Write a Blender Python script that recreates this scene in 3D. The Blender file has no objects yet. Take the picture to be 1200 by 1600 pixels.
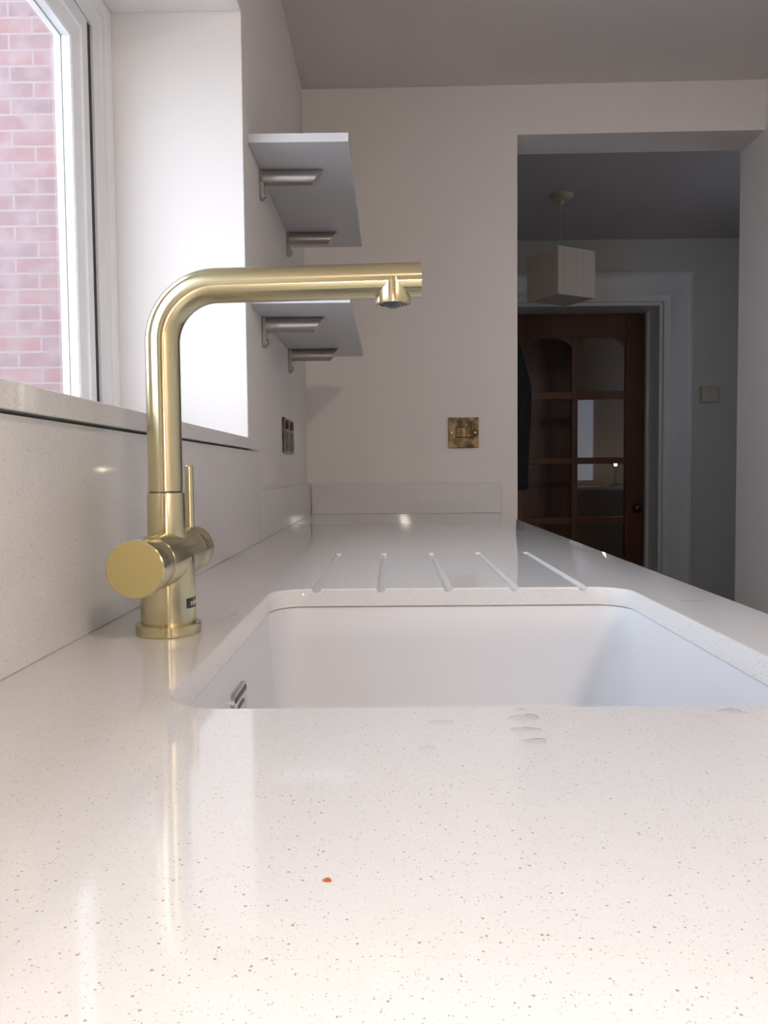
import bpy, bmesh, math, random
from mathutils import Vector, Matrix
random.seed(7)
PI = math.pi
C = 0.92                      # height of the worktop surface above the floor
H = 0.135                     # height of the lens above the worktop
scn = bpy.context.scene
col = scn.collection

# ------------------------------------------------------------------ camera
f, pitch, roll, yaw = 1250.0, math.atan(63/1250), 0.009, math.atan(11/1250)
F = Vector((-math.sin(yaw)*math.cos(pitch), math.cos(yaw)*math.cos(pitch), -math.sin(pitch)))
R0 = F.cross(Vector((0, 0, 1))).normalized(); U0 = R0.cross(F)
RR = R0*math.cos(roll) - U0*math.sin(roll); UU = R0*math.sin(roll) + U0*math.cos(roll)
cd = bpy.data.cameras.new('camera'); cam = bpy.data.objects.new('camera', cd); col.objects.link(cam)
M = Matrix((RR, UU, -F)).transposed().to_4x4(); M.translation = Vector((0, 0, C+H))
cam.matrix_world = M
cd.sensor_fit = 'VERTICAL'; cd.sensor_height = 24.0; cd.lens = f/1600*24.0
cd.clip_start = 0.02
scn.camera = cam

# ------------------------------------------------------------------ light
SKY = 5.9
w = bpy.data.worlds.new('world'); scn.world = w; w.use_nodes = True
bg = w.node_tree.nodes['Background']; bg.inputs[0].default_value = (0.76, 0.86, 1.0, 1); bg.inputs[1].default_value = SKY
def lamp(name, kind, loc, energy, color, rot=(0, 0, 0), **kw):
    l = bpy.data.lights.new(name, kind); l.energy = energy; l.color = color
    for k, v in kw.items(): setattr(l, k, v)
    o = bpy.data.objects.new(name, l); col.objects.link(o); o.location = loc; o.rotation_euler = rot
    return o
sun = lamp('sun', 'SUN', (2, -4, 6), 0.6, (1.0, 0.93, 0.85), angle=0.02)
sun.rotation_euler = Vector((0.3, -0.6, 0.75)).to_track_quat('Z', 'Y').to_euler()
# the phone's own torch, just beside the lens
lamp('phone_torch', 'POINT', (0.006, -0.012, C+H+0.008), 2.0, (1.0, 0.93, 0.78), shadow_soft_size=0.004)
p = lamp('window_portal', 'AREA', (-0.62, 0.6, C+0.6), 1, (1, 1, 1), rot=(0, -PI/2, 0), shape='RECTANGLE', size=0.85, size_y=1.9)
p.data.cycles.is_portal = True
p = lamp('added_window_portal', 'AREA', (2.21, 3.1, C+.65), 1, (1, 1, 1), rot=(0, PI/2, 0), shape='RECTANGLE', size=.4, size_y=.3)  # portal for the unseen window added to the hall
p.data.cycles.is_portal = True
scn.view_settings.view_transform = 'Standard'; scn.view_settings.look = 'None'
scn.view_settings.gamma = 1; scn.view_settings.use_curve_mapping = False
scn.view_settings.exposure = 0.1

# ------------------------------------------------------------------ materials
def mat(name, color=(.8, .8, .8), rough=.5, metal=0.0, **kw):
    m = bpy.data.materials.new(name); m.use_nodes = True
    b = m.node_tree.nodes['Principled BSDF']
    b.inputs['Base Color'].default_value = (*color, 1); b.inputs['Roughness'].default_value = rough
    b.inputs['Metallic'].default_value = metal
    for k, v in kw.items(): b.inputs[k].default_value = v
    return m
def N(m, t): return m.node_tree.nodes.new(t)
def L(m, a, b): m.node_tree.links.new(a, b)
def P(m): return m.node_tree.nodes['Principled BSDF']
def bump(m, scale, strength, dist=0.001, vec='Object', stretch=None, detail=3):
    tc = N(m, 'ShaderNodeTexCoord'); n = N(m, 'ShaderNodeTexNoise'); n.inputs['Scale'].default_value = scale
    n.inputs['Detail'].default_value = detail
    src = tc.outputs[vec]
    if stretch:
        mp = N(m, 'ShaderNodeMapping'); mp.inputs['Scale'].default_value = stretch; L(m, src, mp.inputs[0]); src = mp.outputs[0]
    L(m, src, n.inputs['Vector'])
    bp = N(m, 'ShaderNodeBump'); bp.inputs['Strength'].default_value = strength; bp.inputs['Distance'].default_value = dist
    L(m, n.outputs['Fac'], bp.inputs['Height']); L(m, bp.outputs[0], P(m).inputs['Normal'])
    return n
def mixc(m, fac, a, b):
    x = N(m, 'ShaderNodeMix'); x.data_type = 'RGBA'
    for s, v in ((x.inputs[0], fac), (x.inputs[6], a), (x.inputs[7], b)):
        if hasattr(v, 'type') and hasattr(v, 'is_linked'): L(m, v, s)
        elif isinstance(v, (int, float)): s.default_value = v
        else: s.default_value = (*v, 1)
    return x.outputs[2]
def ramp(m, src, p0, p1, c0=(0, 0, 0), c1=(1, 1, 1)):
    r = N(m, 'ShaderNodeValToRGB'); L(m, src, r.inputs[0])
    r.color_ramp.elements[0].position = p0; r.color_ramp.elements[1].position = p1
    r.color_ramp.elements[0].color = (*c0, 1); r.color_ramp.elements[1].color = (*c1, 1)
    return r.outputs[0]
def math_(m, op, a, b):
    x = N(m, 'ShaderNodeMath'); x.operation = op
    for s, v in ((x.inputs[0], a), (x.inputs[1], b)):
        if isinstance(v, (int, float)): s.default_value = v
        else: L(m, v, s)
    return x.outputs[0]

paint = mat('wall_paint', (.80, .765, .74), .75); bump(paint, 60, .12, .0015)
ceilp = mat('ceiling_paint', (.74, .69, .665), .8); bump(ceilp, 30, .15, .002)
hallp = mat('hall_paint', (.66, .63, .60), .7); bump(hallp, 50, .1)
trimw = mat('white_gloss_trim', (.80, .80, .80), .35)
upvc = mat('window_plastic', (.80, .80, .81), .3)
gasket = mat('dark_gasket', (.03, .03, .03), .7)
shelfm = mat('white_shelf_board', (.64, .64, .66), .4)
steel = mat('brushed_steel', (.50, .47, .44), .28, 1.0); bump(steel, 300, .15, .0003, stretch=(.05, 1, 1))
def brass_mat(name, c, r, s=None):
    m = mat(name, c, r, 1.0)
    b = P(m); b.inputs['Anisotropic'].default_value = .93
    t = N(m, 'ShaderNodeTangent'); t.direction_type = 'UV_MAP'; t.uv_map = 'UVMap'; L(m, t.outputs[0], b.inputs['Tangent'])
    return m
brass = brass_mat('brushed_brass', (.62, .555, .35), .19)
brass_h = brass_y = brass
brass_d = mat('brushed_brass_disc', (.56, .475, .22), .38, 1.0); bump(brass_d, 700, .2, .0002)
antique = mat('antique_brass', (.34, .26, .15), .25, 1.0)
nn = N(antique, 'ShaderNodeTexNoise'); nn.inputs['Scale'].default_value = 35
tc = N(antique, 'ShaderNodeTexCoord'); L(antique, tc.outputs['Object'], nn.inputs['Vector'])
L(antique, mixc(antique, ramp(antique, nn.outputs['Fac'], .38, .62), (.06, .05, .035), (.24, .19, .11)), P(antique).inputs['Base Color'])
black = mat('black_plastic', (.015, .015, .015), .4)
dark = mat('dark_grey', (.08, .08, .08), .4)
cream = mat('cream_plastic', (.55, .50, .38), .4)
ceramic = mat('white_composite', (.68, .69, .72), .42)
chrome = mat('chrome', (.55, .55, .54), .15, 1.0)
cabw = mat('cabinet_white', (.62, .61, .60), .4)
floorm = mat('floor_tiles', (.30, .28, .26), .45)
bt = N(floorm, 'ShaderNodeTexBrick'); bt.inputs['Scale'].default_value = 2.5; bt.inputs['Mortar Size'].default_value = .012
bt.inputs['Color1'].default_value = (.30, .28, .26, 1); bt.inputs['Color2'].default_value = (.27, .25, .23, 1); bt.inputs['Mortar'].default_value = (.15, .14, .13, 1)
tc = N(floorm, 'ShaderNodeTexCoord'); L(floorm, tc.outputs['Object'], bt.inputs['Vector']); L(floorm, bt.outputs['Color'], P(floorm).inputs['Base Color'])

def quartz(name, base):
    m = mat(name, base, .06)
    tc = N(m, 'ShaderNodeTexCoord'); out = None
    colr = base
    for sc, th, dk in ((900, .78, (.46, .44, .42)), (560, .93, (.36, .33, .31)), (1300, .55, (.62, .60, .57))):
        v = N(m, 'ShaderNodeTexVoronoi'); v.inputs['Scale'].default_value = sc; L(m, tc.outputs['Object'], v.inputs['Vector'])
        sep = N(m, 'ShaderNodeSeparateColor'); L(m, v.outputs['Color'], sep.inputs[0])
        pick = math_(m, 'GREATER_THAN', sep.outputs[0], th)
        size = math_(m, 'MULTIPLY_ADD', sep.outputs[1], .16); size.node.inputs[2].default_value = .16
        dot = math_(m, 'LESS_THAN', v.outputs['Distance'], size)
        colr = mixc(m, math_(m, 'MULTIPLY', pick, dot), colr, dk)
    n = N(m, 'ShaderNodeTexNoise'); n.inputs['Scale'].default_value = 160; L(m, tc.outputs['Object'], n.inputs['Vector'])
    colr = mixc(m, math_(m, 'MULTIPLY', n.outputs['Fac'], .18), colr, tuple(c*.8 for c in base))
    L(m, colr, P(m).inputs['Base Color'])
    return m
quartzm = quartz('white_quartz', (.75, .742, .745))

glass = bpy.data.materials.new('window_glass'); glass.use_nodes = True
def glassify(m, wavy=0.0, refl=1.0, ior=1.5):
    nt = m.node_tree; nt.nodes.remove(nt.nodes['Principled BSDF'])
    o = nt.nodes['Material Output']; t = N(m, 'ShaderNodeBsdfTransparent'); g = N(m, 'ShaderNodeBsdfGlossy'); g.inputs['Roughness'].default_value = .01
    fr = N(m, 'ShaderNodeFresnel'); fr.inputs[0].default_value = ior; mx = N(m, 'ShaderNodeMixShader')
    geo = N(m, 'ShaderNodeNewGeometry'); front = math_(m, 'SUBTRACT', 1.0, geo.outputs['Backfacing'])
    L(m, math_(m, 'MULTIPLY', math_(m, 'MULTIPLY', fr.outputs[0], refl), front), mx.inputs[0]); L(m, t.outputs[0], mx.inputs[1]); L(m, g.outputs[0], mx.inputs[2]); L(m, mx.outputs[0], o.inputs[0])
    if wavy:
        tc = N(m, 'ShaderNodeTexCoord'); n = N(m, 'ShaderNodeTexNoise'); n.inputs['Scale'].default_value = 6; L(m, tc.outputs['Object'], n.inputs['Vector'])
        b = N(m, 'ShaderNodeBump'); b.inputs['Strength'].default_value = wavy; b.inputs['Distance'].default_value = .01
        L(m, n.outputs['Fac'], b.inputs['Height']); L(m, b.outputs[0], g.inputs['Normal'])
glassify(glass)
doorglass = bpy.data.materials.new('door_glass'); doorglass.use_nodes = True; glassify(doorglass, .15)
water = bpy.data.materials.new('water'); water.use_nodes = True; glassify(water, ior=1.31)

pine = mat('dark_pine', (.17, .055, .018), .35)
tc = N(pine, 'ShaderNodeTexCoord'); mp = N(pine, 'ShaderNodeMapping'); mp.inputs['Scale'].default_value = (14, 14, 1.2)
n = N(pine, 'ShaderNodeTexNoise'); n.inputs['Scale'].default_value = 2.5; n.inputs['Detail'].default_value = 5
L(pine, tc.outputs['Object'], mp.inputs[0]); L(pine, mp.outputs[0], n.inputs['Vector'])
L(pine, mixc(pine, n.outputs['Fac'], (.075, .020, .007), (.16, .050, .016)), P(pine).inputs['Base Color'])
cloth = mat('dark_cloth', (.035, .035, .04), .9); bump(cloth, 400, .4)

brick = mat('pink_brick', (.6, .3, .25), .85)
tc = N(brick, 'ShaderNodeTexCoord'); sp = N(brick, 'ShaderNodeSeparateXYZ'); cb = N(brick, 'ShaderNodeCombineXYZ')
L(brick, tc.outputs['Object'], sp.inputs[0]); L(brick, sp.outputs[0], cb.inputs[0]); L(brick, sp.outputs[2], cb.inputs[1])
nz = N(brick, 'ShaderNodeTexNoise'); nz.inputs['Scale'].default_value = 9; L(brick, cb.outputs[0], nz.inputs['Vector'])
bk = N(brick, 'ShaderNodeTexBrick'); bk.inputs['Scale'].default_value = 1; bk.inputs['Brick Width'].default_value = .225; bk.inputs['Row Height'].default_value = .075
bk.inputs['Mortar Size'].default_value = .006; bk.inputs['Mortar Smooth'].default_value = .4; bk.inputs['Bias'].default_value = -.1
bk.inputs['Color1'].default_value = (.185, .10, .097, 1); bk.inputs['Color2'].default_value = (.145, .098, .102, 1); bk.inputs['Mortar'].default_value = (.20, .165, .165, 1)
L(brick, cb.outputs[0], bk.inputs['Vector'])
L(brick, mixc(brick, ramp(brick, nz.outputs['Fac'], .42, .7), bk.outputs['Color'], (.20, .145, .145)), P(brick).inputs['Base Color'])

# ------------------------------------------------------------------ mesh helpers
def bm_box(bm, x0, x1, y0, y1, z0, z1):
    vs = [bm.verts.new((x, y, z)) for x in (x0, x1) for y in (y0, y1) for z in (z0, z1)]
    for q in ((0, 1, 3, 2), (4, 6, 7, 5), (0, 4, 5, 1), (2, 3, 7, 6), (0, 2, 6, 4), (1, 5, 7, 3)): bm.faces.new([vs[i] for i in q])
    return vs
def obj(name, bm, m, parent=None, smooth=False, bevel=0, seg=2, kind=None, angle=40):
    bmesh.ops.recalc_face_normals(bm, faces=bm.faces)
    me = bpy.data.meshes.new(name); bm.to_mesh(me); bm.free()
    o = bpy.data.objects.new(name, me); col.objects.link(o)
    if m: me.materials.append(m)
    if smooth or bevel:
        for p_ in me.polygons: p_.use_smooth = True
        try: me.set_sharp_from_angle(angle=math.radians(angle))
        except Exception: pass
    if bevel:
        b = o.modifiers.new('bevel', 'BEVEL'); b.width = bevel; b.segments = seg; b.limit_method = 'ANGLE'; b.angle_limit = math.radians(40); b.harden_normals = True
    if parent: o.parent = parent; o.matrix_parent_inverse = parent.matrix_basis.inverted()
    if kind: o['kind'] = kind
    return o
def boxes(name, bl, m, parent=None, **kw):
    bm = bmesh.new()
    for b in bl: bm_box(bm, *b)
    return obj(name, bm, m, parent, **kw)
def empty(name, loc=(0, 0, 0)):
    o = bpy.data.objects.new(name, None); col.objects.link(o); o.location = loc; o.empty_display_size = .05
    return o
def tag(o, label, cat, group=None, kind=None):
    o['label'] = label; o['category'] = cat
    if group: o['group'] = group
    if kind: o['kind'] = kind
    return o
def skin(bm, rings, seg):
    uv = bm.loops.layers.uv.get('UVMap') or bm.loops.layers.uv.new('UVMap'); u = 0.0
    for a, b in zip(rings, rings[1:]):
        u2 = u + max((a[0].co-b[0].co).length, 1e-5)*10
        for i in range(seg):
            fc = bm.faces.new((a[i], a[(i+1) % seg], b[(i+1) % seg], b[i]))
            for lp, q in zip(fc.loops, ((u, i/seg), (u, (i+1)/seg), (u2, (i+1)/seg), (u2, i/seg))): lp[uv].uv = q
        u = u2
def lathe(bm, prof, origin, axis='Z', seg=64, cap=True):
    """prof: list of (r, t) along the axis"""
    o = Vector(origin); rings = []
    def pt(r, t, a):
        c, s = math.cos(a)*r, math.sin(a)*r
        return o + (Vector((c, s, t)) if axis == 'Z' else Vector((c, t, s)) if axis == 'Y' else Vector((t, c, s)))
    for r, t in prof: rings.append([bm.verts.new(pt(r, t, 2*PI*i/seg)) for i in range(seg)])
    skin(bm, rings, seg)
    if cap: bm.faces.new(rings[0]); bm.faces.new(rings[-1])
def rcyl(r, t0, t1, b=.0006):
    return [(r-b, t0), (r-b*.3, t0+b*.3), (r, t0+b), (r, t1-b), (r-b*.3, t1-b*.3), (r-b, t1)]
def sweep(bm, pts, r, seg=48, cap=True):
    pts = [Vector(p_) for p_ in pts]; rings = []
    for i, p_ in enumerate(pts):
        t = (pts[min(i+1, len(pts)-1)] - pts[max(i-1, 0)]).normalized()
        a = Vector((0, 1, 0)); n_ = (a - t*a.dot(t)).normalized(); b = t.cross(n_)
        rr = r[i] if isinstance(r, (list, tuple)) else r
        rings.append([bm.verts.new(p_ + (n_*math.cos(2*PI*k/seg) + b*math.sin(2*PI*k/seg))*rr) for k in range(seg)])
    skin(bm, rings, seg)
    if cap: bm.faces.new(rings[0]); bm.faces.new(rings[-1])
def rrect(x0, x1, y0, y1, r, n=10):
    out = []
    for cx_, cy_, a0 in ((x1-r, y1-r, 0), (x0+r, y1-r, PI/2), (x0+r, y0+r, PI), (x1-r, y0+r, 1.5*PI)):
        for i in range(n+1):
            a = a0 + PI/2*i/n; out.append((cx_+r*math.cos(a), cy_+r*math.sin(a)))
    return out
def prism(bm, pts, z0, z1):
    a = [bm.verts.new((x, y, z0)) for x, y in pts]; b = [bm.verts.new((x, y, z1)) for x, y in pts]
    n_ = len(pts)
    for i in range(n_): bm.faces.new((a[i], a[(i+1) % n_], b[(i+1) % n_], b[i]))
    bm.faces.new(a[::-1]); bm.faces.new(b)
def frame_loop(bm, prof, y0, y1, z0, z1):
    """mitred frame lying in a plane of constant x; prof = closed list of (inset, x)"""
    loops = []
    for ins, x in prof:
        loops.append([bm.verts.new(v) for v in ((x, y0+ins, z0+ins), (x, y1-ins, z0+ins), (x, y1-ins, z1-ins), (x, y0+ins, z1-ins))])
    loops.append(loops[0])
    for a, b in zip(loops, loops[1:]):
        for i in range(4): bm.faces.new((a[i], a[(i+1) % 4], b[(i+1) % 4], b[i]))
PIV = Vector((-.27, 2.59, 0)); BWM = Matrix.Translation(PIV) @ Matrix.Rotation(-.018, 4, 'Z') @ Matrix.Translation(-PIV)
def onback(o): o.matrix_world = BWM @ o.matrix_basis; return o

# ------------------------------------------------------------------ the room
WX = -.27; RX = 1.178; CZ = C+1.345; YB = -2.6
WY0, WY1 = -.35, 1.524           # window recess along the wall
SB, ST = C+.178, C+.1975         # sill slab
WT = C+.989                      # soffit of the recess
XO = -.60                        # outside face of the outer wall
boxes('floor', [(-.66, 2.3, YB, 4.75, -.1, 0)], floorm, kind='structure')
boxes('ceiling', [(-.64, RX+.2, YB-.1, 2.75, CZ, CZ+.12)], ceilp, kind='structure')
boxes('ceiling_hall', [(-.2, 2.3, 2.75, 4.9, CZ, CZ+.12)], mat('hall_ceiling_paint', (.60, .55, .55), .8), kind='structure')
boxes('wall_left', [(XO, WX, YB, WY0, 0, CZ), (XO, WX, WY1, 2.75, 0, CZ), (XO, WX, WY0, WY1, 0, SB-.0005), (XO, WX, WY0, WY1, WT, CZ)], paint, kind='structure', bevel=.002)
OX0, OX1, OZ = .408, 1.178, C+1.19
bm = bmesh.new(); pts = [(-.40, 0), (OX0, 0), (OX0, OZ), (1.30, OZ), (1.30, CZ), (-.40, CZ)]
va = [bm.verts.new((x, 2.59, z)) for x, z in pts]; vb = [bm.verts.new((x, 2.75, z)) for x, z in pts]
for i in range(6): j = (i+1) % 6; bm.faces.new((va[i], va[j], vb[j], vb[i]))
bm.faces.new(va); bm.faces.new(vb[::-1])
bwall = obj('wall_back', bm, paint, kind='structure', bevel=.002)
onback(bwall)
boxes('wall_right', [(RX, RX+.15, YB, 2.74, 0, CZ)], paint, kind='structure')
boxes('wall_front', [(XO, RX+.15, YB-.15, YB, 0, CZ)], mat('brown_grey_paint', (.36, .30, .24), .7), kind='structure')  # unseen wall, coloured dark for more contrast in the tap's reflections
HY = 4.29
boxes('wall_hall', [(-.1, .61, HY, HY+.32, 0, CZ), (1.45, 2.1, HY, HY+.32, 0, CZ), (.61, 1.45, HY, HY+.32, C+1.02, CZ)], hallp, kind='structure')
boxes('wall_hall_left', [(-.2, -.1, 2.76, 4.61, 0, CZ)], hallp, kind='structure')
hy0, hy1, hz0, hz1 = 2.95, 3.25, C+.45, C+.85  # opening added out of view to let more daylight into the hall
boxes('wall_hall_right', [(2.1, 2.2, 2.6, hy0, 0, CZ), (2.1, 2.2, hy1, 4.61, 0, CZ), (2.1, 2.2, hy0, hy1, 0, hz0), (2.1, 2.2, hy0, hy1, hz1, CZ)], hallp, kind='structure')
bm = bmesh.new(); frame_loop(bm, [(0, 2.11), (.02, 2.11), (.02, 2.19), (0, 2.19)], hy0, hy1, hz0, hz1); obj('added_window', bm, upvc, kind='structure')  # frame of the added, unseen hall window
boxes('wall_hall_near', [(1.34, 2.1, 2.60, 2.74, 0, CZ)], hallp, kind='structure')

# architrave round the hall doorway
bm = bmesh.new()
ax0, ax1, az, aw = .61, 1.45, C+1.02, .15
prof = [(0, 0), (0, .012), (.02, .016), (.03, .022), (.045, .018), (.06, .014), (.12, .014), (.135, .022), (.15, .02), (.15, 0)]
loops = []
for d, h in prof:
    loops.append([bm.verts.new(v) for v in ((ax0-d, HY-h, 0), (ax0-d, HY-h, az+d), (ax1+d, HY-h, az+d), (ax1+d, HY-h, 0))])
for a, b in zip(loops, loops[1:]):
    for i in range(3): bm.faces.new((a[i], a[i+1], b[i+1], b[i]))
obj('trim_1', bm, trimw, kind='structure', smooth=True, angle=30)
# door lining and stop
boxes('trim_2', [(1.43, 1.4495, HY+.001, HY+.30, 0, az-.0005), (.6105, .63, HY+.001, HY+.30, 0, az-.0005), (.63, 1.43, HY+.001, HY+.30, az-.02, az-.0005),
                 (1.414, 1.43, HY+.16, HY+.195, 0, az-.02), (.63, .646, HY+.16, HY+.195, 0, az-.02)], trimw, kind='structure', bevel=.002)

# glazed pine door
DY0, DY1 = 4.492, 4.532
door = empty('door_1', (.648, 4.51, .005)); door['kind'] = 'structure'
dx0, dx1, dz0, dz1 = .648, 1.412, .005, C+.996
gx = [(.748, 1.012), (1.047, 1.313)]
gz = [(C+.572, C+.868), (C+.204, C+.527), (C-.13, C+.168), (C-.46, C-.168)]
bl = [(dx0, gx[0][0], DY0, DY1, dz0, dz1), (gx[1][1], dx1, DY0, DY1, dz0, dz1),
      (gx[0][0], gx[1][1], DY0, DY1, C+.868, dz1), (gx[0][0], gx[1][1], DY0, DY1, dz0, dz0+.22)]
boxes('door_frame', bl, pine, door, bevel=.003)
bl = [(gx[0][1], gx[1][0], DY0+.004, DY1-.004, dz0+.22, C+.868)]
for a, b in gx:
    for (l0, h0), (l1, h1) in zip(gz, gz[1:]): bl.append((a, b, DY0+.004, DY1-.004, h1, l0))
    bl.append((a, b, DY0+.004, DY1-.004, dz0+.22, gz[-1][0]))
boxes('glazing_bar', bl, pine, door, bevel=.003)
# arched heads of the top panes
bm = bmesh.new()
for a, b in gx:
    top = C+.868; n_ = 14; pts = [(a, top), (b, top)]
    for i in range(n_+1):
        t = i/n_; x = b + (a-b)*t; pts.append((x, top-.002-.045*(abs(2*t-1)**3)))
    va = [bm.verts.new((x, DY0+.004, z)) for x, z in pts]; vb = [bm.verts.new((x, DY1-.004, z)) for x, z in pts]
    for i in range(len(pts)): j = (i+1) % len(pts); bm.faces.new((va[i], va[j], vb[j], vb[i]))
    bm.faces.new(va); bm.faces.new(vb[::-1])
obj('arched_head', bm, pine, door)
for a, b in gx:
    for l, h in gz: boxes('door_pane', [(a, b, 4.510, 4.514, l, h)], doorglass, door)
bm = bmesh.new(); lathe(bm, [(.006, 0), (.006, .03), (.02, .035), (.026, .05), (.02, .062), (.004, .066)], (1.37, DY0-.066, C-.08), 'Y', 24)
for v in bm.verts: v.co.y = 2*DY0 - .066 - v.co.y + .0   # turn the knob towards the kitchen
obj('door_knob', bm, mat('dark_bronze', (.08, .05, .03), .3, 1.0), door, smooth=True)

# room beyond the door
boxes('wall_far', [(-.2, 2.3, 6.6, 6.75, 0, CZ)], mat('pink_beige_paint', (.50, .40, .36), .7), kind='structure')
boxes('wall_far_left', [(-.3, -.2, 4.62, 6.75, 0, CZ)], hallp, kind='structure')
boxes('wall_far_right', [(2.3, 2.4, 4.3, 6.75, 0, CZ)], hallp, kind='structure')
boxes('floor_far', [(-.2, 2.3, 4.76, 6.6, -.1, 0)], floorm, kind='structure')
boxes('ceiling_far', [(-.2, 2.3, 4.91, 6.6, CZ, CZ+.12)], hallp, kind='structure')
cupboard = empty('wardrobe', (.95, 5.6, 0)); tag(cupboard, 'dark brown wooden wardrobe added to give the brown in the left panes of the glazed hall door', 'wardrobe')  # wardrobe added behind the left panes to fill them with brown
boxes('carcass', [(.35, 1.22, 5.32, 5.85, 0, 2.05)], pine, cupboard, bevel=.004)
for x0, x1 in ((.355, .78), (.79, 1.215)): boxes('door', [(x0, x1, 5.30, 5.319, .08, 2.03)], pine, cupboard, bevel=.004)
sb = empty('sideboard', (1.7, 6.3, 0)); tag(sb, 'pale low sideboard seen through the right panes of the glazed hall door', 'sideboard')
fw = boxes('reflection', [(1.20, 1.655, 6.57, 6.58, C+.05, C+.72)], None)  # glowing panel added to stand in for the kitchen's reflection in the glass
bl_m = mat('reflection_glow', (.6, .6, .65), .8); P(bl_m).inputs['Emission Color'].default_value = (.75, .8, 1, 1); P(bl_m).inputs['Emission Strength'].default_value = .11
fw.data.materials.append(bl_m); tag(fw, 'small daylit window blind added as a glowing panel behind the glazed hall door', 'window blind')
tl = tag(empty('glint_lamp', (1.764, 6.3, C+.0055)), 'tiny lit lamp added on the sideboard for the torch glint in the glazed hall door', 'lamp')  # lamp added to stand in for the torch's reflection in the door glass
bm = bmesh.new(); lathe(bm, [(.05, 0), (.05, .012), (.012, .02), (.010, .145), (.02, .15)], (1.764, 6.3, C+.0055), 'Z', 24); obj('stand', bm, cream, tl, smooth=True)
blm = mat('glint_bulb', (1, 1, 1), .5); P(blm).inputs['Emission Color'].default_value = (1, .85, .5, 1); P(blm).inputs['Emission Strength'].default_value = 30
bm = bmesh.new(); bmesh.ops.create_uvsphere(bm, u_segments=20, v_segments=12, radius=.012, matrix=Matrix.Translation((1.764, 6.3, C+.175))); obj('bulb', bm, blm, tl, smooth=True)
boxes('body', [(1.30, 2.25, 6.1, 6.55, 0, C-.02)], mat('pale_wood', (.30, .22, .16), .5), sb, bevel=.004)
boxes('top', [(1.28, 2.27, 6.08, 6.57, C-.02, C+.005)], cabw, sb, bevel=.003)

# hall pieces
lampE = empty('pendant_lamp', (.759, 3.591, CZ)); tag(lampE, 'cube shaped cream fabric pendant lamp hanging from the hall ceiling', 'lamp')
bm = bmesh.new(); lathe(bm, [(.05, 0), (.05, -.008), (.04, -.022), (.012, -.03), (.004, -.045)], (.765, 3.595, CZ), 'Z', 32)
obj('ceiling_rose', bm, cream, lampE, smooth=True)
bm = bmesh.new(); lathe(bm, [(.002, 0), (.002, -.235)], (.759, 3.591, CZ-.03), 'Z', 12); lathe(bm, [(.018, -.235), (.018, -.30)], (.759, 3.591, CZ), 'Z', 20)
obj('cable', bm, cream, lampE, smooth=True)
shade = mat('pleated_shade', (.62, .56, .50), .8)
wv = N(shade, 'ShaderNodeTexWave'); wv.inputs['Scale'].default_value = 9; wv.inputs['Distortion'].default_value = 1.5; tc = N(shade, 'ShaderNodeTexCoord'); L(shade, tc.outputs['Object'], wv.inputs['Vector'])
L(shade, mixc(shade, wv.outputs['Fac'], (.60, .54, .49), (.63, .575, .52)), P(shade).inputs['Base Color'])
bm = bmesh.new(); s = .104; t = .003
for b in ((-s, s, -s, -s+t), (-s, s, s-t, s), (-s, -s+t, -s+t, s-t), (s-t, s, -s+t, s-t)): bm_box(bm, *b, C+.884-CZ, C+1.0875-CZ)
bm_box(bm, -s+t, s-t, -.003, .003, C+1.05-CZ, C+1.055-CZ); bm_box(bm, -.003, .003, -s+t, s-t, C+1.0551-CZ, C+1.06-CZ)
bm_box(bm, -s+t, s-t, -s+t, s-t, C+.888-CZ, C+.89-CZ)
o = obj('lamp_shade', bm, shade, lampE); o.matrix_parent_inverse = Matrix(); o.rotation_euler = (0, 0, math.radians(28.8))

hs = empty('light_switch', (1.69, HY, C+.53)); tag(hs, 'small cream plastic light switch box on the dark hall wall beside the door frame', 'light switch')
boxes('back_box', [(1.645, 1.733, HY-.028, HY-.001, C+.487, C+.573)], cream, hs, bevel=.004)
boxes('rocker', [(1.677, 1.701, HY-.032, HY-.0281, C+.510, C+.550)], cream, hs, bevel=.001)

hook = tag(empty('coat_hook', (.70, 4.47, C+.82)), 'dark metal coat hook on the left stile of the glazed hall door', 'hook')
boxes('back_plate', [(.688, .712, 4.486, 4.4915, C+.80, C+.86)], dark, hook, bevel=.001)
bm = bmesh.new(); sweep(bm, [(.70, 4.486, C+.83), (.70, 4.46, C+.825), (.70, 4.445, C+.835), (.70, 4.44, C+.855)], .004, 12)
obj('prong', bm, dark, hook, smooth=True)
bm = bmesh.new(); rows = 26; seg = 40; rings = []
for i in range(rows+1):
    t = i/rows; z = C+.84 - .80*t
    wdt = .02 + .075*min(1, t*3)**.7 + .01*t; ring = []
    for k in range(seg):
        a = 2*PI*k/seg; fold = 1 + .13*math.sin(a*7+t*2) * min(1, t*4)
        ring.append(bm.verts.new((.693 + wdt*.7*math.cos(a)*fold + .012*math.sin(t*5), 4.45 + .03*math.sin(a)*fold*min(1, .3+t*2), z + .01*math.sin(a*3)*t)))
    rings.append(ring)
for a, b in zip(rings, rings[1:]):
    for i in range(seg): bm.faces.new((a[i], a[(i+1) % seg], b[(i+1) % seg], b[i]))
bm.faces.new(rings[0]); bm.faces.new(rings[-1])
tag(obj('coat', bm, cloth, smooth=True, angle=180), 'dark coat hanging in folds at the left side of the glazed hall door', 'coat')

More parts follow.
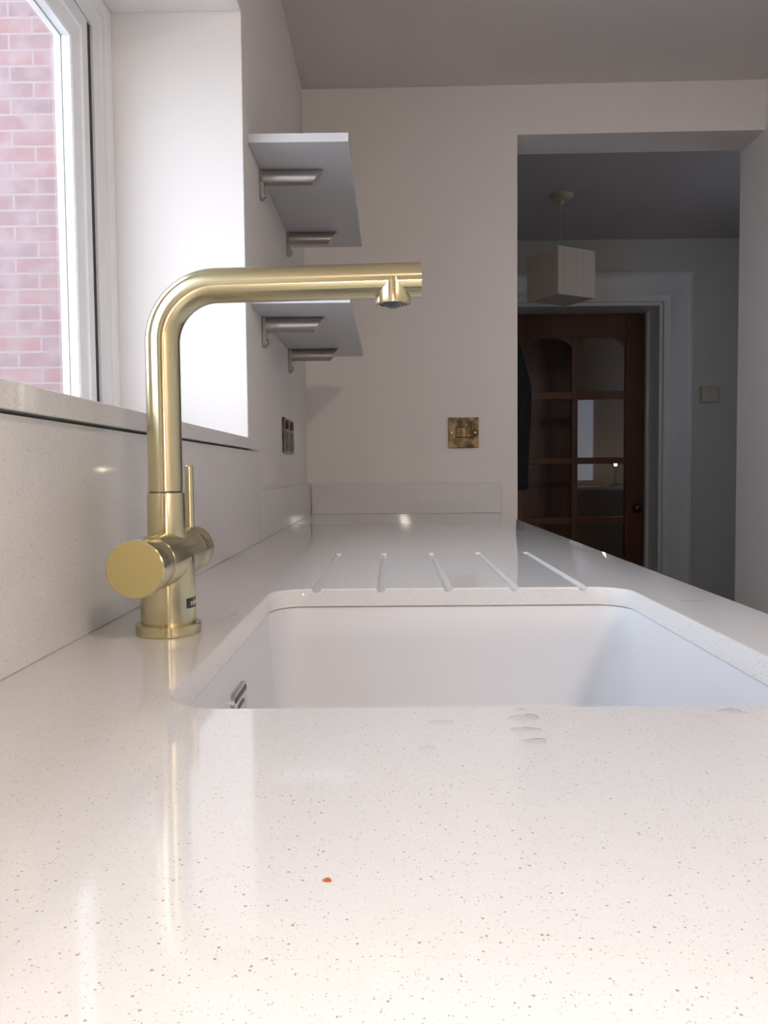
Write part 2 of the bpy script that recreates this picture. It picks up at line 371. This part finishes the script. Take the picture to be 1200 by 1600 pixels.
# ------------------------------------------------------------------ window
win = empty('window_1', (-.54, .6, ST)); win['kind'] = 'structure'
bm = bmesh.new()
fr = [(0, -.512), (.008, -.510), (.014, -.513), (.018, -.519), (.026, -.5205), (.030, -.524), (.050, -.529), (.050, -.56), (.066, -.565), (.066, -.588), (0, -.588)]
frame_loop(bm, fr, WY0, WY1, ST-.03, WT)
obj('window_frame', bm, upvc, win, smooth=True, angle=25)
bm = bmesh.new(); bm_box(bm, -.595, -.513, .545, .615, ST-.03, WT-.05); obj('mullion', bm, upvc, win, bevel=.003)
sashes = [(.622, WY1-.077), (WY0+.077, .538)]
boxes('dark_gap', [(-.56, -.5335, WY1-.0768, WY1-.0502, ST, WT-.05), (-.56, -.5335, .616, WY1-.05, WT-.0528, WT-.0503)], gasket, win)
for y0, y1 in sashes:
    z0, z1 = ST+.001, WT-.053
    bm = bmesh.new()
    frame_loop(bm, [(0, -.530), (.002, -.528), (.026, -.528), (.028, -.5262), (.031, -.5262), (.034, -.5295), (.042, -.5325), (.0535, -.536), (.0545, -.5375), (.056, -.538), (.056, -.566), (0, -.566)], y0, y1, z0, z1)
    sash = obj('sash', bm, upvc, win, smooth=True, angle=25)
    bm = bmesh.new(); frame_loop(bm, [(-.006, -.548), (-.006, -.556), (.001, -.556), (.001, -.548)], y0, y1, z0, z1)
    obj('gasket', bm, gasket, win)
    bm = bmesh.new(); frame_loop(bm, [(.0555, -.5530), (.0555, -.5542), (.0570, -.5542), (.0570, -.5530)], y0, y1, z0, z1)
    obj('glazing_seal', bm, mat('grey_seal', (.22, .21, .20), .7), win)
    boxes('pane', [(-.560, -.5543, y0+.0555, y1-.0555, z0+.0555, z1-.0555)], glass, win)

# brick wall of the house outside
bw = boxes('brick_wall', [(-5.5, -.70, 3.9, 4.2, -.3, 5.2)], brick)
tag(bw, 'sunlit pale pink brick wall outside the kitchen window', 'brick wall')
gm = mat('paving', (.42, .40, .38), .85); bump(gm, 20, .3, .01)
boxes('ground', [(-9, -.66, -6, 9, -.35, -.15)], gm, kind='structure')
garden = mat('fence_wood', (.35, .27, .2), .8)
boxes('exterior_wall', [(-.70, -.645, 2.76, 3.9, -.15, CZ+.1)], brick)
tag(bpy.data.objects['exterior_wall'], 'brick outer side of the hall between kitchen and outside brick wall', 'brick wall')

# ------------------------------------------------------------------ sill, splashback, worktop
sill = boxes('window_sill', [(-.505, -.250, WY0+.001, WY1-.001, SB, ST)], quartzm, bevel=.0015)
bm = bmesh.new(); prism(bm, [(-.505, WY0+.001), (-.27, WY0+.001), (-.2695, WY0-.03), (-.250, WY0-.03), (-.250, 1.548), (-.2695, 1.548), (-.27, WY1-.001), (-.505, WY1-.001)], SB, ST)
bpy.data.objects.remove(sill)
sill = tag(obj('window_sill', bm, quartzm, bevel=.0015), 'white quartz window sill slab running under the bright window on the left', 'window sill')
PX = -.257
tag(boxes('splashback', [(WX+.0005, PX, -1.2, 1.60, C+.0001, SB-.0018)], quartzm, bevel=.001), 'tall white quartz splashback panel between the worktop and the window sill', 'splashback')
tag(boxes('upstand', [(WX+.0005, PX, 1.6006, 2.566, C+.0001, C+.098)], quartzm, bevel=.001), 'low white quartz upstand along the left wall under the double socket', 'upstand')
ub = boxes('upstand', [(PX+.001, .352, 2.5765, 2.5885, C+.0001, C+.096)], quartzm, bevel=.001)
ub.matrix_basis = Matrix.Translation((0, 2.5765, C)) @ Matrix.Rotation(.0065, 4, 'X') @ Matrix.Translation((0, -2.5765, -C))
tag(onback(ub), 'low white quartz upstand along the back wall under the triple switch', 'upstand')

SX0, SX1, SY0, SY1 = -.136, .268, .4535, .919
bm = bmesh.new(); bm_box(bm, WX+.0005, .350, -1.2, 2.5885, C-.02, C)
for v in bm.verts:
    if v.co.y > 2 and v.co.x > 0: v.co.y = 2.5775
fe = [e for e in bm.edges if all(v.co.x > .3 for v in e.verts) and abs(e.verts[0].co.z-e.verts[1].co.z) < 1e-6 and abs(e.verts[0].co.y-e.verts[1].co.y) > 1]
bmesh.ops.bevel(bm, geom=fe, offset=.002, segments=3, affect='EDGES', profile=.5)
top = obj('worktop', bm, quartzm)
cutters = []
bm = bmesh.new(); 
lv = []
for ins, z in ((0, C-.05), (0, C-.0016), (.0003, C-.0009), (.0009, C-.0003), (.0017, C-.00001), (.0030, C+.02)):
    lv.append([bm.verts.new((x, y, z)) for x, y in rrect(SX0-ins, SX1+ins, SY0-ins, SY1+ins, .038+ins, 12)])
for a, b in zip(lv, lv[1:]):
    for i in range(len(a)): j = (i+1) % len(a); bm.faces.new((a[i], a[j], b[j], b[i]))
bm.faces.new(lv[0]); bm.faces.new(lv[-1]); cutters.append(obj('cut', bm, None))
for gxp in (-.087, -.0125, .0655, .1425, .2209):
    bm = bmesh.new(); r = .0055; y0, y1 = .90, 1.318
    z0, z1 = C+.0008, C+.0030
    pts = [(gxp, y0, z0), (gxp, y1, z1), (gxp, y1+.003, z1+.0012), (gxp, y1+.005, z1+.003)]
    rings = []
    for (x, y, z), rr in zip(pts, (r, r, r*.75, r*.3)):
        rings.append([bm.verts.new((x+rr*math.cos(2*PI*k/24), y, z+rr*math.sin(2*PI*k/24))) for k in range(24)])
    for a, b in zip(rings, rings[1:]):
        for i in range(24): bm.faces.new((a[i], a[(i+1) % 24], b[(i+1) % 24], b[i]))
    bm.faces.new(rings[0]); bm.faces.new(rings[-1])
    cutters.append(obj('cut', bm, None))
for c in cutters:
    b = top.modifiers.new('b', 'BOOLEAN'); b.operation = 'DIFFERENCE'; b.object = c; b.solver = 'EXACT'
bpy.context.view_layer.update()
dg = bpy.context.evaluated_depsgraph_get()
me = bpy.data.meshes.new_from_object(top.evaluated_get(dg)); top.modifiers.clear(); top.data = me
for p_ in me.polygons: p_.use_smooth = abs(p_.normal.z) < .9999
me.set_sharp_from_angle(angle=math.radians(28))
for c in cutters: bpy.data.objects.remove(c)
if not me.materials: me.materials.append(quartzm)
tag(top, 'long glossy white speckled quartz worktop with five drainer grooves and a sink cutout', 'worktop')

# sink bowl
sink = empty('kitchen_sink', ((SX0+SX1)/2, (SY0+SY1)/2, C-.19)); tag(sink, 'white ceramic undermount sink bowl set below the quartz worktop', 'sink')
bm = bmesh.new(); rings = []
def ring(ins, z, r=.045): rings.append([bm.verts.new((x, y, z)) for x, y in rrect(SX0+ins, SX1-ins, SY0+ins, SY1-ins, max(r-ins*.3, .012), 12)])
ring(-.028, C-.0485); ring(-.028, C-.0204); ring(-.006, C-.0204); ring(-.003, C-.0212); ring(-.0015, C-.0235)
ring(.001, C-.06); ring(.004, C-.134); ring(.0055, C-.139); ring(.010, C-.146); ring(.020, C-.154); ring(.036, C-.160); ring(.12, C-.164)
for a, b in zip(rings, rings[1:]):
    n_ = len(a)
    for i in range(n_): bm.faces.new((a[i], a[(i+1) % n_], b[(i+1) % n_], b[i]))
bm.faces.new(rings[-1])
o = obj('bowl', bm, ceramic, sink, smooth=True, angle=60)
sm = o.modifiers.new('solid', 'SOLIDIFY'); sm.thickness = .008; sm.offset = -1
ov = empty('overflow_cover', (SX0, .70, C-.07)); ov.parent = sink; ov.matrix_parent_inverse = sink.matrix_basis.inverted()
def yzplate(y0, y1, z0, z1, r, x0, x1, skew=0):
    b_ = bmesh.new(); pts = rrect(y0, y1, z0, z1, r, 8)
    a = [b_.verts.new((x0, y, z)) for y, z in pts]; c = [b_.verts.new((x1, y, z)) for y, z in pts]; n_ = len(pts)
    for i in range(n_): b_.faces.new((a[i], a[(i+1) % n_], c[(i+1) % n_], c[i]))
    b_.faces.new(a); b_.faces.new(c); return b_
xo = SX0+.002
bpy.data.objects.remove(ov)
ov = obj('overflow_cover', yzplate(.657, .716, C-.098, C-.051, .009, xo-.002, xo+.0020), chrome, sink, bevel=.0006)
obj('overflow_slot', yzplate(.661, .711, C-.0590, C-.0545, .002, xo+.0016, xo+.0024), black, ov)
obj('overflow_slot', yzplate(.661, .711, C-.0945, C-.0900, .002, xo+.0016, xo+.0024), black, ov)
obj('centre_plate', yzplate(.674, .700, C-.0800, C-.0640, .002, xo+.0016, xo+.0026), dark, ov)
obj('centre_plate', yzplate(.677, .697, C-.0775, C-.0665, .001, xo+.0022, xo+.0030), chrome, ov)
bm = bmesh.new(); lathe(bm, [(.045, 0), (.045, .003), (.038, .004), (.034, .001), (.004, .0005)], (.066, .68, C-.1642), 'Z', 40)
obj('drain', bm, chrome, sink, smooth=True)

# base cabinets under the worktop
cab = empty('base_cabinet', (.04, .7, 0)); tag(cab, 'white base cabinet run carrying the quartz worktop', 'cabinet')
boxes('carcass', [(-.26, .31, -1.18, -1.162, .1, C-.0205), (-.26, .31, .30, .318, .1, C-.0205), (-.26, .31, 1.05, 1.068, .1, C-.0205), (-.26, .31, 2.54, 2.558, .1, C-.0205),
                  (-.262, -.25, -1.162, 2.54, .1, C-.05), (-.25, .31, -1.162, 2.54, .1, .118)], cabw, cab)
boxes('plinth', [(.24, .258, -1.18, 2.55, 0, .0995)], cabw, cab)
ys = [-1.18, -.44, .305, 1.055, 1.8, 2.56]
for a, b in zip(ys, ys[1:]):
    d = boxes('door', [(.311, .330, a+.002, b-.002, .105, C-.025)], cabw, cab, bevel=.001)
    bm = bmesh.new(); sweep(bm, [(.331, b-.06, C-.09), (.352, b-.06, C-.09), (.352, b-.06, C-.23), (.331, b-.06, C-.23)], .005, 12)
    obj('handle', bm, brass, d, smooth=True)

# ------------------------------------------------------------------ mixer tap
TX, TY = -.1895, .672
tap = empty('mixer_tap', (TX, TY, C)); tag(tap, 'brushed brass mixer tap with an angular swan spout standing beside the sink', 'tap')
bm = bmesh.new(); lathe(bm, [(.0262, .0001), (.0271, .001), (.0272, .0085), (.0266, .0094), (.0235, .0096)], (TX, TY, C), 'Z', 96); obj('base_flange', bm, brass, tap, smooth=True, angle=30)
bm = bmesh.new(); lathe(bm, [(.0226, .0090), (.0228, .0098), (.0228, .0600), (.0222, .066), (.0200, .070), (.0170, .0725)], (TX, TY, C), 'Z', 96); body = obj('body', bm, brass, tap, smooth=True, angle=30)
bm = bmesh.new(); lathe(bm, rcyl(.0157, .066, .1190, .0005), (TX, TY, C), 'Z', 96); obj('collar', bm, brass, tap, smooth=True, angle=30)
VZ = C+.0645; VR = .0220
bm = bmesh.new(); lathe(bm, rcyl(VR, .6180-TY, .7190-TY, .0005), (TX, TY, VZ), 'Y', 96); obj('valve_body', bm, brass_y, tap, smooth=True, angle=30)
bm = bmesh.new(); lathe(bm, [(.0005, .5860-TY)]+rcyl(VR, .5860-TY, .6174-TY, .0007), (TX, TY, VZ), 'Y', 96); fh = obj('front_handle', bm, brass_y, tap, smooth=True, angle=30)
bm = bmesh.new(); lathe(bm, [(.0003, .5857-TY), (VR-.0012, .5857-TY), (VR-.0012, .5870-TY)], (TX, TY, VZ), 'Y', 96); obj('end_disc', bm, brass_d, fh, smooth=True, angle=30)
bm = bmesh.new(); lathe(bm, rcyl(VR, .7196-TY, .7530-TY, .0007), (TX, TY, VZ), 'Y', 96); rh = obj('rear_handle', bm, brass_y, tap, smooth=True, angle=30)
bm = bmesh.new(); lathe(bm, [(.0040, .018), (.0040, .0770), (.0035, .0778)], (TX+.0035, .737, VZ), 'Z', 32); obj('lever', bm, brass, rh, smooth=True, angle=30)
bm = bmesh.new(); lathe(bm, [(.0135, .1186), (.0135, .1205)], (TX, TY, C), 'Z', 64); obj('swivel_ring', bm, dark, tap, smooth=True)
# spout
r = .0142; br = .047; zc = .2905; tilt = .0175
pts = [(TX, TY, C+.1200), (TX, TY, C+.1205)] + [(TX, TY, C+.13+k*.02) for k in range(5)]
for i in range(33):
    a = PI/2*i/32*(1-tilt/(PI/2)); pts.append((TX+br-br*math.cos(a), TY, C+zc-br+br*math.sin(a)))
x_end, xl, zl = .0266, pts[-1][0], pts[-1][2]
for i in range(1, 13): x = xl+(x_end-xl)*i/12; pts.append((x, TY, zl+(x-xl)*tilt))
bm = bmesh.new(); sweep(bm, pts, [r-.0005]+[r]*(len(pts)-1), 80)
sp = obj('spout', bm, brass_h, tap, smooth=True, angle=30)
OXX = .0032; ztube = zl+(OXX-xl)*tilt
bm = bmesh.new()
lathe(bm, [(.0136, ztube+.002), (.01445, ztube), (.0143, ztube-.004), (.0143, ztube-.011), (.01445, C+.2740), (.0141, C+.2734), (.0112, C+.2736), (.0108, C+.2765), (.0005, C+.2768)], (OXX, TY, 0), 'Z', 72)
outl = obj('outlet', bm, brass, tap, smooth=True, angle=35)
bm = bmesh.new(); lathe(bm, [(.0104, C+.2766), (.0104, C+.2742), (.0085, C+.2738), (.0060, C+.2715), (.003, C+.2705), (.0005, C+.2704)], (OXX, TY, 0), 'Z', 32, True)
for k in range(4):
    a = k*PI/2+.5; bm_box(bm, OXX+.008*math.cos(a)-.0015, OXX+.008*math.cos(a)+.0015, TY+.008*math.sin(a)-.0015, TY+.008*math.sin(a)+.0015, C+.2728, C+.2745)
obj('aerator', bm, mat('aerator_plastic', (.05, .06, .08), .2), outl, smooth=True, angle=35)
# maker's plate on the side of the body
bm = bmesh.new(); n_ = 24; R1 = .02295; hh = .0042; zc_ = C+.0268
for (ra, rb) in ((R1-.0004, R1),):
    v = [[bm.verts.new((TX+rad*math.cos(a), TY+rad*math.sin(a), z)) for rad, z in ((rb, zc_-hh), (rb, zc_+hh), (ra, zc_+hh), (ra, zc_-hh))] for a in [-.60+1.30*i/n_ for i in range(n_+1)]]
    for a, b in zip(v, v[1:]):
        for i in range(4): bm.faces.new((a[i], a[(i+1) % 4], b[(i+1) % 4], b[i]))
    bm.faces.new(v[0]); bm.faces.new(v[-1])
plate = obj('logo_plate', bm, mat('black_enamel', (.02, .018, .015), .35), body, smooth=True, angle=30)
tcv = bpy.data.curves.new('lettering', 'FONT'); tcv.body = 'nivito'; tcv.size = .0072; tcv.align_x = 'CENTER'; tcv.align_y = 'CENTER'; tcv.extrude = .00008
to = bpy.data.objects.new('lettering', tcv); col.objects.link(to); bpy.context.view_layer.update()
tm = bpy.data.meshes.new_from_object(to.evaluated_get(bpy.context.evaluated_depsgraph_get())); bpy.data.objects.remove(to)
for v in tm.vertices:
    a = .05+v.co.x/R1*1.28; rr = R1+.00012+v.co.z; v.co = (TX+rr*math.cos(a), TY+rr*math.sin(a), zc_+v.co.y)
tm.materials.clear(); tm.materials.append(mat('silver_print', (.75, .73, .70), .4))
to = bpy.data.objects.new('lettering', tm); col.objects.link(to)
to.parent = body; to.matrix_parent_inverse = Matrix()

# ------------------------------------------------------------------ shelves
def make_shelf(z, label):
    sh = empty('wall_shelf', (WX, 1.93, z)); tag(sh, label, 'shelf', 'white shelves on the left wall')
    boxes('board', [(WX+.0005, -.0755, 1.572, 2.295, z, z+.017)], shelfm, sh, bevel=.0008)
    for y in (1.715, 2.155):
        br_ = empty('bracket', (WX, y, z)); br_.parent = sh; br_.matrix_parent_inverse = sh.matrix_basis.inverted()
        bpy.context.view_layer.update()
        rt = .0155; n2 = 40
        bm = bmesh.new(); a0 = []; a1 = []
        for k in range(n2):
            a = 2*PI*k/n2; dy, dz = rt*math.cos(a), rt*math.sin(a)
            a0.append(bm.verts.new((WX+.008, y+dy, z-rt-.0005+dz))); a1.append(bm.verts.new((WX+.122+dz*.75, y+dy, z-rt-.0005+dz)))
        for k in range(n2): bm.faces.new((a0[k], a0[(k+1) % n2], a1[(k+1) % n2], a1[k]))
        bm.faces.new(a0); bm.faces.new(a1)
        tb = obj('support_tube', bm, steel, None, smooth=True, angle=35)
        # half-round wall plate with a screw cap at its foot
        bm = bmesh.new(); pts = [(y-.011, z-.0005), (y+.011, z-.0005)]
        for i in range(13): a = -PI*i/12; pts.append((y+.011*math.cos(a), z-.052+.011*math.sin(a)))
        va = [bm.verts.new((WX+.0006, q, zz)) for q, zz in pts]; vb = [bm.verts.new((WX+.009, q, zz)) for q, zz in pts]
        for i in range(len(pts)): j = (i+1) % len(pts); bm.faces.new((va[i], va[j], vb[j], vb[i]))
        bm.faces.new(va); bm.faces.new(vb[::-1])
        wp = obj('wall_plate', bm, steel, None, bevel=.0012)
        bm = bmesh.new(); lathe(bm, [(.006, 0), (.006, .003), (.004, .0045)], (WX+.009, y, z-.052), 'X', 20)
        sc = obj('screw_cap', bm, steel, None, smooth=True)
        for q in (tb, wp, sc): q.parent = br_; q.matrix_parent_inverse = Matrix.Translation((WX, y, z)).inverted()
    return sh
make_shelf(C+.770, 'upper white wall shelf on two round steel brackets, nearest the ceiling')
make_shelf(C+.4635, 'lower white wall shelf on two round steel brackets, just behind the tap spout')

# ------------------------------------------------------------------ switch and socket
sw = empty('light_switch', (.234, 2.589, C+.258)); tag(sw, 'square antique brass switch plate with three rockers on the back wall', 'light switch')
boxes('face_plate', [(.186, .283, 2.583, 2.5895, C+.209, C+.306)], antique, sw, bevel=.0015)
boxes('rocker_surround', [(.2085, .2600, 2.5815, 2.5832, C+.241, C+.2755)], black, sw)
for k in range(3):
    x = .2105+.0162*k
    o = boxes('rocker', [(x, x+.0152, 2.577, 2.5816, C+.2435, C+.273)], antique, sw, bevel=.001)
for x in (.197, .272):
    bm = bmesh.new(); lathe(bm, [(.0032, 2.5818), (.0032, 2.583)], (x, 0, C+.258), 'Y', 20); obj('screw', bm, brass, sw, smooth=True)
onback(sw)
SYa, SYb = 2.0, 2.20
so = empty('wall_socket', (WX, (SYa+SYb)/2, C+.23)); tag(so, 'antique brass double power socket on the left wall near the corner', 'power socket')
boxes('face_plate', [(WX+.0006, WX+.006, SYa, SYb, C+.186, C+.274)], antique, so, bevel=.0015)
for k in (0, 1):
    yc = SYa+.055+.09*k
    boxes('outlet_insert', [(WX+.006, WX+.0068, yc-.028, yc+.028, C+.190, C+.240)], dark, so, bevel=.0003)
    boxes('pin_hole', [(WX+.0068, WX+.0071, yc-.0035, yc+.0035, C+.222, C+.236), (WX+.0068, WX+.0071, yc-.018, yc-.008, C+.198, C+.205), (WX+.0068, WX+.0071, yc+.008, yc+.018, C+.198, C+.205)], black, so)
    boxes('rocker', [(WX+.006, WX+.0115, yc-.010, yc+.010, C+.247, C+.268)], antique, so, bevel=.001)

# ------------------------------------------------------------------ unseen ceiling light added behind the camera to light the back wall
em = bpy.data.materials.new('warm_diffuser'); em.use_nodes = True
P(em).inputs['Emission Color'].default_value = (1, .84, .72, 1); P(em).inputs['Emission Strength'].default_value = 160
for lx, ly, lb in ((.85, -1.3, 'round flush warm ceiling light added out of view behind the viewpoint'),):
    cl = empty('added_ceiling_light', (lx, ly, CZ)); tag(cl, lb, 'added ceiling light')
    bm = bmesh.new(); lathe(bm, [(.15, 0), (.15, -.02), (.14, -.03)], (lx, ly, CZ), 'Z', 48); obj('housing', bm, cabw, cl, smooth=True, angle=35)
    bm = bmesh.new(); lathe(bm, [(.138, -.0302), (.135, -.045), (.09, -.06), (.004, -.065)], (lx, ly, CZ), 'Z', 48); obj('diffuser', bm, em, cl, smooth=True)

# ------------------------------------------------------------------ water and a crumb
def drop(x, y, rx, ry, h, label, group=None, base=C, seed=0):
    rnd = random.Random(seed); ph = [rnd.uniform(0, 6.28) for _ in range(3)]; am = [rnd.uniform(.05, .16) for _ in range(3)]
    bm = bmesh.new(); n_ = 36; rings = []
    for t in (1.0, .96, .86, .7, .5, .28):
        z = h*(1-t*t)**.5 if t < 1 else 0; rg = []
        for k in range(n_):
            a = 2*PI*k/n_; s = 1+am[0]*math.sin(a*2+ph[0])+am[1]*math.sin(a*3+ph[1])+am[2]*.6*math.sin(a*5+ph[2])
            rg.append(bm.verts.new((rx*t*s*math.cos(a), ry*t*s*math.sin(a), z)))
        rings.append(rg)
    for a, b in zip(rings, rings[1:]):
        for i in range(n_): bm.faces.new((a[i], a[(i+1) % n_], b[(i+1) % n_], b[i]))
    tip = bm.verts.new((0, 0, h))
    for i in range(n_): bm.faces.new((rings[-1][i], rings[-1][(i+1) % n_], tip))
    bm.faces.new(rings[0][::-1])
    o = obj('water_drop', bm, water, smooth=True, angle=80); o.location = (x, y, base+.0001)
    return tag(o, label, 'water drop', group)
dl = [(.0719, .4305, .0095, .0065, .0011, 'widest flat water drop on the worktop in front of the sink'),
      (.0712, .3925, .0055, .0055, .0010, 'water drop nearest the viewer in front of the sink'),
      (.0255, .423, .0060, .0050, .0008, 'water drop left of the cluster in front of the sink'),
      (.0720, .4450, .0035, .0030, .0007, 'small water drop at the front lip of the sink'),
      (.0690, .4105, .0080, .0050, .0007, 'faint water smear between the two larger drops in front of the sink'),
      (.1885, .4405, .0080, .0050, .0009, 'water drop at the right end of the front lip of the sink'),
      (.0165, .3835, .0050, .0035, .0006, 'faint small water drop at the left front of the sink'),
      (.3069, .8119, .0110, .0060, .0009, 'long water drop on the strip between the sink and the front edge')]
dl.append((.0170, .985, .0200, .0030, .0009, 'long thin streak of water on the draining grooves behind the sink'))
for i, (x, y, a, b, h, lb) in enumerate(dl): drop(x, y, a, b, h*.75, lb, 'water drops around the sink', seed=i)
k = 20
for (x, y) in ((-.205, 1.012), (-.186, .945), (-.178, .958), (-.1505, .962), (-.194, .985), (-.1617, .735), (-.1472, .725), (-.1534, .768), (-.143, 1.052), (-.150, .748), (-.198, .962)):
    drop(x, y, .0052, .0035, .0008, 'tiny water drop splashed on the worktop behind the brass tap', 'tiny water drops behind the tap', seed=k); k += 1
bm = bmesh.new(); bmesh.ops.create_icosphere(bm, subdivisions=2, radius=.001)
for v in bm.verts: v.co *= 1+.3*math.sin(v.co.x*4000+v.co.z*2600); v.co.z *= .5; v.co.x *= 1.4
o = obj('crumb', bm, mat('rust_crumb', (.45, .12, .04), .8), smooth=True); o.location = (-.0222, .2577, C+.0005)
tag(o, 'tiny rust coloured crumb on the bare worktop near the viewer', 'crumb')
